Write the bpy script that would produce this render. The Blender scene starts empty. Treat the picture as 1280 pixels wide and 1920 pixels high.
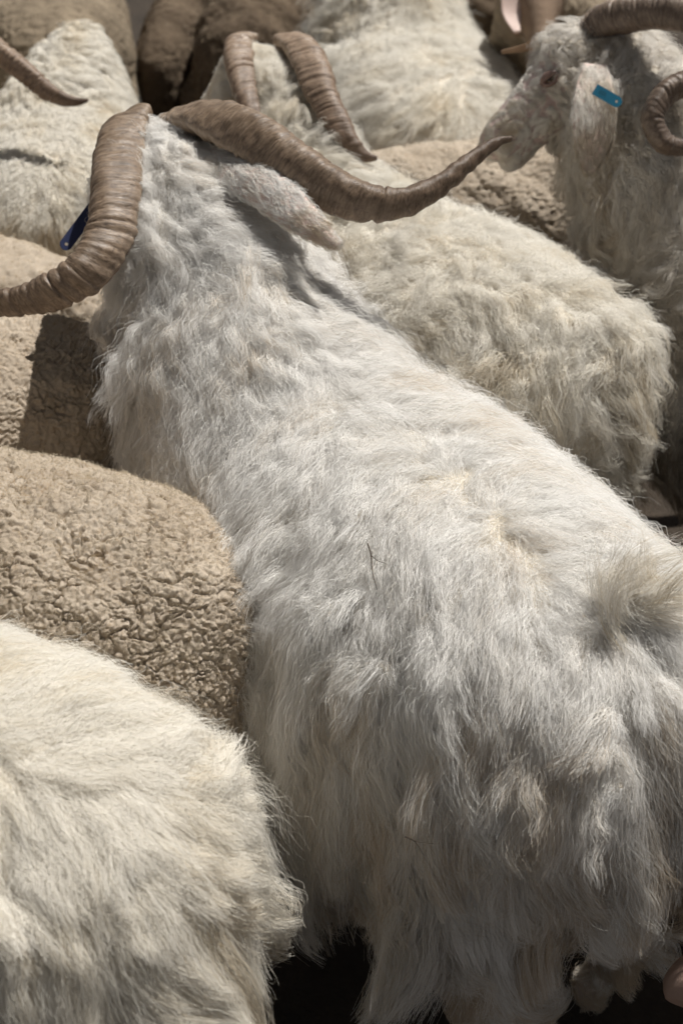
import bpy, bmesh, math, random
import numpy as np
from mathutils import Vector, kdtree

random.seed(7)
RNG = np.random.default_rng(11)
SC = bpy.context.scene
COL = SC.collection
Q = 1.0            # hair density factor

# ------------------------------------------------------------------ camera
cam_d = bpy.data.cameras.new("camera")
cam = bpy.data.objects.new("camera", cam_d)
COL.objects.link(cam)
CAM = np.array([0.0, 0.0, 1.48])
PITCH = math.radians(35.0)
cam.location = CAM
cam.rotation_euler = (math.radians(90) - PITCH, 0, 0)
cam_d.sensor_fit = 'VERTICAL'
cam_d.sensor_height = 36.0
cam_d.lens = 50.0
cam_d.clip_start = 0.05
cam_d.clip_end = 3000.0
cam_d.dof.use_dof = True
cam_d.dof.focus_distance = 1.42
cam_d.dof.aperture_fstop = 6.3
SC.camera = cam

# ------------------------------------------------------------------ light
SUN_EL = math.radians(63.0)
SUN_AZ = math.radians(41.0)      # angle from +X towards +Y, direction to the sun
to_sun = Vector((math.cos(SUN_EL) * math.cos(SUN_AZ), math.cos(SUN_EL) * math.sin(SUN_AZ), math.sin(SUN_EL)))
world = bpy.data.worlds.new("World")
SC.world = world
world.use_nodes = True
wn = world.node_tree
sky = wn.nodes.new("ShaderNodeTexSky")
sky.sky_type = 'NISHITA'
sky.sun_disc = False
sky.sun_elevation = SUN_EL
sky.sun_rotation = math.radians(90) - SUN_AZ
sky.altitude = 3000.0
sky.air_density = 0.85
hs = wn.nodes.new("ShaderNodeHueSaturation")
hs.inputs["Saturation"].default_value = 0.12
wn.links.new(sky.outputs[0], hs.inputs["Color"])
wn.links.new(hs.outputs[0], wn.nodes["Background"].inputs[0])
wn.nodes["Background"].inputs[1].default_value = 0.05
sun_d = bpy.data.lights.new("sun", 'SUN')
sun_d.energy = 5.0
sun_d.angle = math.radians(0.53)
sun_d.color = (1.0, 0.97, 0.92)
sun = bpy.data.objects.new("sun", sun_d)
COL.objects.link(sun)
sun.rotation_euler = (-to_sun).to_track_quat('-Z', 'Y').to_euler()
sun.location = (3, 3, 6)
SC.view_settings.view_transform = 'Standard'
SC.view_settings.look = 'None'
SC.view_settings.gamma = 1.0
SC.view_settings.exposure = 0.0
SC.view_settings.use_curve_mapping = False
SC.render.engine = 'CYCLES'
SC.cycles.max_bounces = 5
SC.cycles.diffuse_bounces = 3
SC.cycles.glossy_bounces = 2
SC.cycles.transmission_bounces = 3
SC.cycles.use_adaptive_sampling = True
SC.cycles.adaptive_threshold = 0.04
SC.cycles.use_denoising = True
SC.cycles_curves.shape = 'RIBBONS'
SC.cycles_curves.subdivisions = 1

# ------------------------------------------------------------------ helpers
def V(*a): return np.array(a, float)
def unit(v):
    v = np.asarray(v, float)
    return v / np.maximum(np.linalg.norm(v, axis=-1, keepdims=True), 1e-9)

def tag(o, label=None, cat=None, group=None, kind=None):
    if label: o["label"] = label
    if cat: o["category"] = cat
    if group: o["group"] = group
    if kind: o["kind"] = kind
    return o

def link(o, parent=None):
    COL.objects.link(o)
    if parent is not None:
        o.parent = parent
        o.matrix_parent_inverse = parent.matrix_world.inverted()
    return o

def empty(name, loc):
    e = bpy.data.objects.new(name, None)
    e.empty_display_size = 0.1
    e.location = loc
    COL.objects.link(e)
    return e

def put(name, me, mat, parent):
    """link a mesh given in world coordinates under a thing whose Empty stands at its location"""
    o = bpy.data.objects.new(name, me)
    if mat is not None and len(me.materials) == 0: me.materials.append(mat)
    COL.objects.link(o)
    if parent is not None:
        o.parent = parent
        root = parent
        off = Vector((0, 0, 0))
        while root is not None:
            off += root.location
            root = root.parent
        o.location = -off
    return o

def mesh_from(verts, faces, smooth=True, name="mesh"):
    me = bpy.data.meshes.new(name)
    me.from_pydata([tuple(map(float, v)) for v in verts], [], faces)
    if smooth: me.polygons.foreach_set("use_smooth", [True] * len(me.polygons))
    me.update()
    return me

class Noise:
    """smooth vector noise as a sum of sines"""
    def __init__(self, scale, seed, k=7, out=1):
        r = np.random.default_rng(seed)
        self.K = unit(r.normal(size=(out, k, 3))) * (2 * math.pi / scale) * r.uniform(.6, 1.6, (out, k, 1))
        self.ph = r.uniform(0, 6.283, (out, k))
        self.k = k
    def __call__(self, p):
        r = [np.sin(p @ self.K[i].T + self.ph[i]).sum(1) / math.sqrt(self.k * .5) for i in range(len(self.K))]
        return r[0] if len(r) == 1 else np.stack(r, 1)

def voronoi(p, scale, seed, jitter=1.0):
    """F1, F2 and cell random of a 3-D cellular pattern (vectorised)"""
    q = p / scale
    c = np.floor(q).astype(np.int64)
    f1 = np.full(len(p), 9.0); f2 = np.full(len(p), 9.0); cr = np.zeros(len(p))
    for i in (-1, 0, 1):
        for j in (-1, 0, 1):
            for k in (-1, 0, 1):
                a, b, d = c[:, 0] + i, c[:, 1] + j, c[:, 2] + k
                x = np.sin(a * 127.1 + b * 311.7 + d * 74.7 + seed * 3.1) * 43758.5453
                x -= np.floor(x); y = x * 91.73; y -= np.floor(y); z = x * 317.31; z -= np.floor(z)
                dx = a + .5 + (x - .5) * jitter - q[:, 0]
                dy = b + .5 + (y - .5) * jitter - q[:, 1]
                dz = d + .5 + (z - .5) * jitter - q[:, 2]
                r = np.sqrt(dx * dx + dy * dy + dz * dz)
                m = r < f1
                f2 = np.where(m, f1, np.minimum(f2, r))
                cr = np.where(m, (x * 733.17) % 1.0, cr)
                f1 = np.where(m, r, f1)
    return f1, f2, cr

def spline(pts, n):
    """Catmull-Rom through rows of pts (any width), n samples"""
    P = np.asarray(pts, float)
    P = np.vstack([2 * P[0] - P[1], P, 2 * P[-1] - P[-2]])
    m = len(P) - 3
    t = np.linspace(0, m - 1e-6, n)
    i = t.astype(int); f = (t - i)[:, None]
    p0, p1, p2, p3 = P[i], P[i + 1], P[i + 2], P[i + 3]
    return .5 * (2 * p1 + (p2 - p0) * f + (2 * p0 - 5 * p1 + 4 * p2 - p3) * f**2 + (3 * p1 - p0 - 3 * p2 + p3) * f**3)

def loft(st, upv=(0, 0, 1), nu=None, nv=28, sq=1.0, rmin=.004):
    """closed tube from stations (x, y, z, half width, half height); returns verts, faces"""
    nu = nu or max(12, len(st) * 6)
    S = spline(st, nu)
    C = S[:, :3]; w = np.maximum(S[:, 3], rmin); h = np.maximum(S[:, 4], rmin)
    T = unit(np.gradient(C, axis=0))
    U = np.asarray(upv, float)
    U = np.broadcast_to(U, C.shape)
    side = unit(np.cross(U, T)); upn = unit(np.cross(T, side))
    a = np.linspace(0, 2 * math.pi, nv, endpoint=False)
    ca = np.sign(np.cos(a)) * np.abs(np.cos(a)) ** sq; sa = np.sign(np.sin(a)) * np.abs(np.sin(a)) ** sq
    ring = C[:, None] + side[:, None] * (w[:, None] * ca)[..., None] + upn[:, None] * (h[:, None] * sa)[..., None]
    verts = ring.reshape(-1, 3).tolist()
    faces = []
    for i in range(nu - 1):
        for j in range(nv):
            k = (j + 1) % nv
            faces.append((i * nv + j, i * nv + k, (i + 1) * nv + k, (i + 1) * nv + j))
    verts.append(C[0].tolist()); verts.append(C[-1].tolist())
    b = nu * nv
    for j in range(nv):
        k = (j + 1) % nv
        faces.append((b, k, j)); faces.append((b + 1, (nu - 1) * nv + j, (nu - 1) * nv + k))
    return verts, faces

def fuse(tubes, voxel, smooth):
    """several closed tubes fused into one continuous skin"""
    V_, F_ = [], []
    for v, f in tubes:
        o = len(V_); V_ += v; F_ += [tuple(i + o for i in q) for q in f]
    me = mesh_from(V_, F_)
    bm = bmesh.new(); bm.from_mesh(me); bmesh.ops.recalc_face_normals(bm, faces=bm.faces); bm.to_mesh(me); bm.free()
    ob = bpy.data.objects.new("fuse_tmp", me); COL.objects.link(ob)
    m = ob.modifiers.new("r", 'REMESH'); m.mode = 'VOXEL'; m.voxel_size = voxel
    s = ob.modifiers.new("s", 'SMOOTH'); s.factor = .5; s.iterations = smooth
    dg = bpy.context.evaluated_depsgraph_get()
    out = bpy.data.meshes.new_from_object(ob.evaluated_get(dg))
    bpy.data.objects.remove(ob); bpy.data.meshes.remove(me)
    out.polygons.foreach_set("use_smooth", [True] * len(out.polygons))
    return out

def coords(me):
    a = np.empty(len(me.vertices) * 3); me.vertices.foreach_get("co", a); return a.reshape(-1, 3)
def setco(me, c):
    me.vertices.foreach_set("co", np.ascontiguousarray(c, float).ravel()); me.update()
def vnormals(me):
    a = np.empty(len(me.vertices) * 3, np.float32); me.vertex_normals.foreach_get("vector", a); return a.reshape(-1, 3).astype(float)

FW = V(0, math.cos(PITCH), -math.sin(PITCH)); UPV = V(0, math.sin(PITCH), math.cos(PITCH))
def seen(p, n, margin=.25, back=-.30):
    """1 where the surface can be seen from about the photographer's place, else 0"""
    v = p - CAM
    d = np.maximum(v @ FW, .05)
    x = v[:, 0] / d / .24; y = (v @ UPV) / d / .36
    facing = -(v * n).sum(1) / np.linalg.norm(v, axis=1)
    return ((np.abs(x) < 1 + margin) & (np.abs(y) < 1 + margin) & (facing > back)).astype(float)

_cache = {}
def scatter(me, n, dens):
    """n random points with normals on a mesh, weighted by area * per-vertex density"""
    key = me.name_full
    if key not in _cache:
        me.calc_loop_triangles()
        T = np.empty(len(me.loop_triangles) * 3, np.int32); me.loop_triangles.foreach_get("vertices", T); T = T.reshape(-1, 3)
        c = coords(me); nn = vnormals(me)
        area = .5 * np.linalg.norm(np.cross(c[T[:, 1]] - c[T[:, 0]], c[T[:, 2]] - c[T[:, 0]]), axis=1)
        _cache[key] = (T, c, nn, area)
    T, c, nn, area = _cache[key]
    w = area * dens[T].mean(1)
    cum = np.cumsum(w)
    if cum[-1] <= 0: return np.zeros((0, 3)), np.zeros((0, 3)), 0, np.zeros(0, int)
    k = np.minimum(np.searchsorted(cum, RNG.uniform(0, cum[-1], n)), len(T) - 1)
    r1 = np.sqrt(RNG.uniform(size=n))[:, None]; r2 = RNG.uniform(size=n)[:, None]
    t = T[k]
    P = c[t[:, 0]] * (1 - r1) + c[t[:, 1]] * r1 * (1 - r2) + c[t[:, 2]] * r1 * r2
    N = unit(nn[t[:, 0]] * (1 - r1) + nn[t[:, 1]] * r1 * (1 - r2) + nn[t[:, 2]] * r1 * r2)
    return P, N, cum[-1], t[:, 0]

def nearest(P, centres):
    kd = kdtree.KDTree(len(centres))
    for i, q in enumerate(centres): kd.insert(q, i)
    kd.balance()
    f = kd.find
    return np.fromiter((f(q)[1] for q in P), np.int64, len(P))

def paths(P, N, L, ln, lift, wrap, sag, t):
    """bare hair paths: leave the skin, lie down along L, follow the round body, sag"""
    t = t[None, :, None]; ln = ln[:, None, None]; lift = lift[:, None, None]
    d = ln * (L[:, None] * (t * .35 + .65 * t * t) * (1.15 - .35 * lift) + N[:, None] * lift * (t - .45 * t * t))
    wrap = np.broadcast_to(wrap, (len(P),))[:, None, None]; sag = np.broadcast_to(sag, (len(P),))[:, None]
    d = d - N[:, None] * (ln * t) ** 2 * wrap
    d[..., 2] -= sag * (ln * t * t)[..., 0]
    return P[:, None] + d

class Fur:
    """collects strands; build() makes one curves object"""
    def __init__(self, seed=0, scale=.09): self.pos, self.rad, self.cnt, self.tint, self.nrm = [], [], [], [], []; self.n1 = Noise(scale, seed + 900); self.n2 = Noise(scale * .3, seed + 901)
    def add(self, X, r0, r1, N, taper=1.5, dirt=0.0):
        n, K, _ = X.shape
        if n == 0: return
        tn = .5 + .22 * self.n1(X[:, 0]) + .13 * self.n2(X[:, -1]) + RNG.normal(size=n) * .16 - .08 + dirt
        self.tint.append(np.clip(tn, 0, 1).astype(np.float32)); T = unit(np.gradient(X, axis=1)); Np = np.broadcast_to(N[:, None], X.shape); Np = unit(Np - T * (Np * T).sum(2, keepdims=True) * .9); self.nrm.append(Np.reshape(-1, 3).astype(np.float32))
        t = np.linspace(0, 1, K) ** taper
        R = np.asarray(r0)[..., None] * (1 - t) + np.asarray(r1) * t
        R = np.broadcast_to(R, (n, K))
        self.pos.append(X.reshape(-1, 3).astype(np.float32)); self.rad.append(R.ravel().astype(np.float32)); self.cnt.append(np.full(n, K, np.int32))
    def build(self, name, mat, parent):
        pos = np.concatenate(self.pos); rad = np.concatenate(self.rad); cnt = np.concatenate(self.cnt)
        hc = bpy.data.hair_curves.new(name)
        hc.add_curves(cnt.tolist())
        off = np.zeros(3)
        r = parent
        while r is not None:
            off += np.array(r.location); r = r.parent
        hc.position_data.foreach_set("vector", (pos - off).astype(np.float32).ravel())
        at = hc.attributes.get("radius") or hc.attributes.new("radius", 'FLOAT', 'POINT')
        at.data.foreach_set("value", rad)
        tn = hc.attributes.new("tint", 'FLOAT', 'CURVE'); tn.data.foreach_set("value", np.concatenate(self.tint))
        nm = hc.attributes.new("nrm", 'FLOAT_VECTOR', 'POINT'); nm.data.foreach_set("vector", np.concatenate(self.nrm).ravel())
        hc.materials.append(mat)
        o = bpy.data.objects.new(name, hc); COL.objects.link(o); o.parent = parent
        return o

def comb(me, n, dens, field, fur, big=.03, small=.008, cb=.55, K=10, r0=.00035, r1=.0001, wrap=2.2, sag=.15, seed=1, stray=.03):
    """grow a fleece of n strands. field(P, N, vertex) -> dict of lay L, len, lift, curl amplitude amp, curl wavelength wl,
    clumping cs and frizz fz. Strands belong to small locks, small locks to big ones."""
    r = np.random.default_rng(seed)
    t = np.linspace(0, 1, K)
    def curl(X, N, L, ln, amp, wl, ph, jig=.25):
        S = np.cross(N, L)
        arg = (ln / wl)[:, None] * 6.283 * t[None] * (1 + jig * np.sin(ph * 7)[:, None]) + ph[:, None]
        a = amp[:, None] * np.minimum(1, t[None] * 1.6)
        return X + N[:, None] * (a * np.cos(arg))[..., None] * .8 + S[:, None] * (a * np.sin(arg))[..., None]
    wa = scatter(me, 1, dens)[2]
    if wa <= 0 or n < 10: return
    nb = max(8, int(wa / (big * big))); ns = max(16, int(wa / (small * small)))
    Pb, Nb, _, vb = scatter(me, nb, dens); Ps, Ns, _, vs = scatter(me, ns, dens)
    fb = field(Pb, Nb, vb); fs = field(Ps, Ns, vs)
    lb = fb['len'] * r.uniform(.8, 1.35, nb); liftb = fb['lift'] * r.uniform(.4, 1.5, nb)
    Lb = unit(fb['L'] + r.normal(size=(nb, 3)) * np.broadcast_to(fb.get('lj', .14), (nb,))[:, None])
    wb_ = fb.get('wrap', wrap); sb_ = fb.get('sag', sag); ws_ = np.broadcast_to(fs.get('wrap', wrap), (ns,)); ss_ = np.broadcast_to(fs.get('sag', sag), (ns,))
    GB = curl(paths(Pb, Nb, Lb, lb, liftb, wb_, sb_, t), Nb, Lb, lb, fb['amp'], fb['wl'], r.uniform(0, 6.28, nb))
    wn_ = Noise(big * 1.3, seed + 5, out=3)
    ib = nearest(Ps + wn_(Ps) * big * .22, Pb)
    ls = fs['len'] * r.uniform(.55, 1.4, ns)
    GS = paths(Ps, Ns, fs['L'], ls, fs['lift'] * r.uniform(.6, 1.5, ns), ws_, ss_, t)
    tt = (t ** .8)[None, :, None]
    cbv = (cb * fb.get('cb', np.ones(nb)))[ib][:, None, None]
    tgt = GB[ib] + (Ps - Pb[ib])[:, None] * (1 - .80 * tt)
    GS = GS + (tgt - GS) * np.clip(cbv * tt, 0, 1)
    GS = curl(GS, Ns, fs['L'], ls, fs.get('amp2', fs['amp'] * .55) * r.uniform(.4, 1.6, ns), fs.get('wl2', fs['wl'] * .75) * r.uniform(.75, 1.35, ns), r.uniform(0, 6.28, ns))
    js = r.integers(0, ns, n)
    # strands start around their lock's foot, in the plane of the skin
    N = Ns[js]; L = fs['L'][js]; S = np.cross(N, L)
    u = r.normal(size=(n, 2)) * small * .55
    off = L * u[:, :1] + S * u[:, 1:]
    P = Ps[js] + off
    free = r.uniform(size=n) < stray
    Lh = unit(L + r.normal(size=(n, 3)) * np.where(free, .4, .22)[:, None])
    X = paths(P, N, Lh, ls[js] * r.uniform(.65, 1.15, n) * np.where(free, .55, 1), np.clip(fs['lift'][js] * r.uniform(.5, 1.6, n), 0, 1.3), ws_[js], ss_[js], t)
    c = np.where(free, .1, fs['cs'][js] * r.uniform(.7, 1.2, n))
    tgt = GS[js] + off[:, None] * (1 - .55 * tt)
    X = X + (tgt - X) * (np.clip(c, 0, 1)[:, None, None] * (t ** .5)[None, :, None])
    fr = (fs['fz'][js] * np.where(free, 1.8, 1.0))[:, None]
    for k in range(3):
        w = r.uniform(.6, 1.6, (n, 1)) * (1, 2, 3.6)[k]
        X = X + (fr * np.sin(w * 6.283 * t[None] + r.uniform(0, 6.28, (n, 1))) * np.minimum(1, 2 * t)[None] * (1, .6, .38)[k])[..., None] * unit(r.normal(size=(n, 1, 3)))
    # each lock is lit as one soft mass: its strands share the lock's outward direction, a little scattered
    G = unit(Ns[js] + unit(GS[js, -1] - GS[js, 0]) * .15 + off / small * .75 + r.normal(size=(n, 3)) * .07)
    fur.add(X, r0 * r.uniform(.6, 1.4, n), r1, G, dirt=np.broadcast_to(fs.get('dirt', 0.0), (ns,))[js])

# ------------------------------------------------------------------ materials
def nt(name):
    m = bpy.data.materials.new(name); m.use_nodes = True
    t = m.node_tree
    for n in list(t.nodes): t.nodes.remove(n)
    o = t.nodes.new("ShaderNodeOutputMaterial")
    return m, t, o

def ramp(t, stops):
    n = t.nodes.new("ShaderNodeValToRGB")
    e = n.color_ramp.elements
    e[0].position, e[0].color = stops[0][0], (*stops[0][1], 1)
    e[1].position, e[1].color = stops[-1][0], (*stops[-1][1], 1)
    for p, c in stops[1:-1]:
        x = e.new(p); x.color = (*c, 1)
    return n

def noise(t, scale, detail=4, rough=.6, vec=None, dist=0):
    n = t.nodes.new("ShaderNodeTexNoise")
    n.inputs["Scale"].default_value = scale; n.inputs["Detail"].default_value = detail
    n.inputs["Roughness"].default_value = rough; n.inputs["Distortion"].default_value = dist
    if vec is not None: t.links.new(vec, n.inputs["Vector"])
    return n

def mixc(t, fac, a, b, mode='MIX'):
    n = t.nodes.new("ShaderNodeMix"); n.data_type = 'RGBA'; n.blend_type = mode
    for s, v in ((n.inputs[0], fac), (n.inputs[6], a), (n.inputs[7], b)):
        if hasattr(v, "links"): t.links.new(v, s)
        elif isinstance(v, (int, float)): s.default_value = v
        else: s.default_value = (*v, 1)
    return n.outputs[2]

def hair_mat(name, c1, c2, stain, trans=.24, gloss=.02):
    """mohair: clean fibre, duller fibre and lanolin / dust stain, chosen per strand"""
    m, t, o = nt(name)
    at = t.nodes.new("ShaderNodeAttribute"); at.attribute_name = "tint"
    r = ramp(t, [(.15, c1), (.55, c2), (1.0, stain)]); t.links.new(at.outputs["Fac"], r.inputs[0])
    c = r.outputs[0]
    d = t.nodes.new("ShaderNodeBsdfDiffuse"); t.links.new(c, d.inputs[0])
    an = t.nodes.new("ShaderNodeAttribute"); an.attribute_name = "nrm"
    ge = t.nodes.new("ShaderNodeNewGeometry")
    vs = t.nodes.new("ShaderNodeVectorMath"); vs.operation = 'SCALE'; vs.inputs["Scale"].default_value = .35
    t.links.new(ge.outputs["Normal"], vs.inputs[0])
    va = t.nodes.new("ShaderNodeVectorMath"); va.operation = 'ADD'
    t.links.new(an.outputs["Vector"], va.inputs[0]); t.links.new(vs.outputs[0], va.inputs[1])
    vn = t.nodes.new("ShaderNodeVectorMath"); vn.operation = 'NORMALIZE'; t.links.new(va.outputs[0], vn.inputs[0])
    t.links.new(vn.outputs[0], d.inputs["Normal"])
    tr = t.nodes.new("ShaderNodeBsdfTranslucent"); t.links.new(c, tr.inputs[0])
    mx = t.nodes.new("ShaderNodeMixShader"); mx.inputs[0].default_value = trans
    t.links.new(d.outputs[0], mx.inputs[1]); t.links.new(tr.outputs[0], mx.inputs[2])
    g = t.nodes.new("ShaderNodeBsdfHair"); g.component = 'Reflection'
    g.inputs["RoughnessU"].default_value = .35; g.inputs["RoughnessV"].default_value = .6
    g.inputs[0].default_value = (1, 1, 1, 1)
    m2 = t.nodes.new("ShaderNodeMixShader"); m2.inputs[0].default_value = gloss
    t.links.new(mx.outputs[0], m2.inputs[1]); t.links.new(g.outputs[0], m2.inputs[2])
    t.links.new(m2.outputs[0], o.inputs[0])
    return m

def skin_mat(name, c1, c2, scale=30, rough=.7, bump=.2, face=None):
    m, t, o = nt(name)
    b = t.nodes.new("ShaderNodeBsdfPrincipled")
    tc = t.nodes.new("ShaderNodeTexCoord")
    n = noise(t, scale, 5, .6, tc.outputs["Object"])
    c = mixc(t, n.outputs[0], c1, c2)
    if face:
        at = t.nodes.new("ShaderNodeAttribute"); at.attribute_name = "face"
        c = mixc(t, at.outputs["Fac"], c, mixc(t, n.outputs[0], *face))
    t.links.new(c, b.inputs["Base Color"])
    b.inputs["Roughness"].default_value = rough
    n2 = noise(t, 260, 3, .6, tc.outputs["Object"])
    bp = t.nodes.new("ShaderNodeBump"); bp.inputs["Strength"].default_value = bump; bp.inputs["Distance"].default_value = .002
    t.links.new(n2.outputs[0], bp.inputs["Height"]); t.links.new(bp.outputs[0], b.inputs["Normal"])
    t.links.new(b.outputs[0], o.inputs[0])
    return m

def wool_mat(name, c1, c2, speck, face=((.30, .22, .16), (.22, .155, .11))):
    m, t, o = nt(name)
    b = t.nodes.new("ShaderNodeBsdfPrincipled")
    tc = t.nodes.new("ShaderNodeTexCoord")
    n = noise(t, 14, 6, .65, tc.outputs["Object"])
    r = ramp(t, [(.35, c1), (.65, c2)]); t.links.new(n.outputs[0], r.inputs[0])
    n3 = noise(t, 120, 4, .7, tc.outputs["Object"])
    r3 = ramp(t, [(.56, (0, 0, 0)), (.68, (1, 1, 1))]); t.links.new(n3.outputs[0], r3.inputs[0])
    ml = t.nodes.new("ShaderNodeMath"); ml.operation = 'MULTIPLY'; ml.inputs[1].default_value = .55
    t.links.new(r3.outputs[0], ml.inputs[0])
    at = t.nodes.new("ShaderNodeAttribute"); at.attribute_name = "face"
    t.links.new(mixc(t, at.outputs["Fac"], mixc(t, ml.outputs[0], r.outputs[0], speck), mixc(t, n.outputs[0], *face)), b.inputs["Base Color"])
    b.inputs["Roughness"].default_value = .95
    b.inputs["Specular IOR Level"].default_value = .1
    n2 = noise(t, 700, 5, .7, tc.outputs["Object"])
    bp = t.nodes.new("ShaderNodeBump"); bp.inputs["Strength"].default_value = .6; bp.inputs["Distance"].default_value = .0015
    t.links.new(n2.outputs[0], bp.inputs["Height"]); t.links.new(bp.outputs[0], b.inputs["Normal"])
    t.links.new(b.outputs[0], o.inputs[0])
    return m

def horn_mat(name, dark, mid, light):
    """keratin: growth rings across the horn, fine fibres along it, a pale worn keel"""
    m, t, o = nt(name)
    b = t.nodes.new("ShaderNodeBsdfPrincipled")
    uv = t.nodes.new("ShaderNodeAttribute"); uv.attribute_name = "hornuv"
    mp = t.nodes.new("ShaderNodeMapping"); mp.inputs["Scale"].default_value = (330, 7, 1)
    t.links.new(uv.outputs["Vector"], mp.inputs[0])
    n = noise(t, 1.0, 6, .65, mp.outputs[0], .6)
    mp2 = t.nodes.new("ShaderNodeMapping"); mp2.inputs["Scale"].default_value = (26, 4, 1)
    t.links.new(uv.outputs["Vector"], mp2.inputs[0])
    n2 = noise(t, 1.0, 5, .6, mp2.outputs[0], .3)
    r = ramp(t, [(.30, dark), (.50, mid), (.72, light)]); t.links.new(n.outputs[0], r.inputs[0])
    r2 = ramp(t, [(.30, (.62, .58, .54)), (.7, (1.08, 1.05, 1.02))]); t.links.new(n2.outputs[0], r2.inputs[0])
    c = mixc(t, 1.0, r.outputs[0], r2.outputs[0], 'MULTIPLY')
    k = t.nodes.new("ShaderNodeSeparateXYZ"); t.links.new(uv.outputs["Vector"], k.inputs[0])
    n4 = noise(t, 60, 4, .7, uv.outputs["Vector"])
    kk = t.nodes.new("ShaderNodeMath"); kk.operation = 'MULTIPLY'
    t.links.new(k.outputs[2], kk.inputs[0]); t.links.new(n4.outputs[0], kk.inputs[1])
    c = mixc(t, kk.outputs[0], c, (.42, .33, .25))
    tp = t.nodes.new("ShaderNodeAttribute"); tp.attribute_name = "tipf"
    rt = ramp(t, [(.45, (1, 1, 1)), (.95, (.50, .45, .42))]); t.links.new(tp.outputs["Fac"], rt.inputs[0])
    c = mixc(t, 1.0, c, rt.outputs[0], 'MULTIPLY')
    n6 = noise(t, 1.0, 5, .7, mp2.outputs[0], 1.0); n6.inputs["Scale"].default_value = 2.3
    r6 = ramp(t, [(.60, (0, 0, 0)), (.75, (1, 1, 1))]); t.links.new(n6.outputs[0], r6.inputs[0])
    c = mixc(t, r6.outputs[0], c, (.075, .05, .034))
    t.links.new(c, b.inputs["Base Color"])
    r5 = ramp(t, [(.3, (.55, .55, .55)), (.75, (.30, .30, .30))]); t.links.new(n2.outputs[0], r5.inputs[0])
    t.links.new(r5.outputs[0], b.inputs["Roughness"])
    bp = t.nodes.new("ShaderNodeBump"); bp.inputs["Strength"].default_value = .8; bp.inputs["Distance"].default_value = .0016
    t.links.new(n.outputs[0], bp.inputs["Height"]); t.links.new(bp.outputs[0], b.inputs["Normal"])
    t.links.new(b.outputs[0], o.inputs[0])
    return m

def plain(name, c, rough=.6, spec=.5):
    m, t, o = nt(name)
    b = t.nodes.new("ShaderNodeBsdfPrincipled")
    tc = t.nodes.new("ShaderNodeTexCoord"); n = noise(t, 90, 4, .6, tc.outputs["Object"])
    t.links.new(mixc(t, n.outputs[0], tuple(x * .8 for x in c), tuple(min(1, x * 1.15) for x in c)), b.inputs["Base Color"])
    b.inputs["Roughness"].default_value = rough; b.inputs["Specular IOR Level"].default_value = spec
    t.links.new(b.outputs[0], o.inputs[0])
    return m

M = {}
M['mohair'] = hair_mat("mohair_white", (.96, .94, .905), (.93, .895, .84), (.66, .55, .42))  # stain end darkened further to deepen the lower flank's shade
M['mohair_cream'] = hair_mat("mohair_cream", (.92, .88, .80), (.88, .83, .73), (.74, .64, .49))
M['mohair_grey'] = hair_mat("mohair_dusty", (.90, .86, .80), (.80, .74, .65), (.58, .49, .38))
M['facehair'] = hair_mat("face_hair", (.66, .60, .54), (.50, .43, .38), (.38, .28, .22))
M['tailhair'] = hair_mat("tail_hair", (.94, .91, .85), (.90, .85, .76), (.66, .54, .36), .35)
M['fuzz'] = hair_mat("wool_fuzz", (.58, .49, .37), (.52, .43, .31), (.42, .31, .19), .1, .02)
M['hide'] = skin_mat("goat_hide", (.66, .60, .50), (.55, .48, .38), face=((.55, .425, .39), (.36, .265, .245)))
M['face'] = skin_mat("goat_face_skin", (.36, .27, .24), (.26, .19, .175), 40, .55)
M['earpink'] = skin_mat("ear_skin", (.78, .62, .55), (.66, .48, .42), 60, .6)
M['muzzle'] = skin_mat("pink_muzzle_skin", (.62, .44, .36), (.50, .34, .27), 60, .6)
M['wool'] = wool_mat("merino_wool", (.405, .335, .26), (.505, .43, .345), (.35, .25, .155))
M['wool_pink'] = wool_mat("merino_wool_pink_face", (.405, .335, .26), (.505, .43, .345), (.35, .25, .155), ((.52, .37, .30), (.34, .235, .19)))
M['wool_dark'] = wool_mat("dusty_wool", (.20, .16, .115), (.31, .25, .18), (.11, .085, .06))
M['wool_brown'] = wool_mat("brown_wool", (.08, .058, .04), (.15, .112, .078), (.05, .036, .026))
M['horn'] = horn_mat("horn_keratin", (.08, .054, .037), (.235, .172, .120), (.365, .285, .21))
M['horn_pale'] = horn_mat("horn_keratin_pale", (.17, .115, .08), (.33, .245, .18), (.45, .36, .275))
M['horn_grey'] = horn_mat("horn_keratin_grey", (.10, .07, .055), (.20, .15, .115), (.30, .24, .19))
M['tagblue'] = plain("blue_plastic_tag", (.02, .17, .28), .4)
M['tagnavy'] = plain("navy_plastic_tag", (.02, .03, .09), .5)
M['ink'] = plain("tag_print", (.01, .09, .14), .6)
M['eye'] = plain("amber_eye", (.07, .032, .012), .08)
M['pupil'] = plain("dark_pupil", (.008, .006, .005), .08)
M['lid'] = skin_mat("eyelid_skin", (.24, .15, .125), (.16, .105, .09), 90, .45)
M['straw_ear'] = skin_mat("brown_ear_skin", (.42, .28, .17), (.30, .19, .12), 60, .6)
M['twig'] = plain("dry_twig", (.05, .032, .02), .8)
M['burr'] = plain("dung_burr", (.06, .045, .03), .9)
M['straw'] = plain("pale_straw", (.50, .42, .22), .7)

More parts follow.
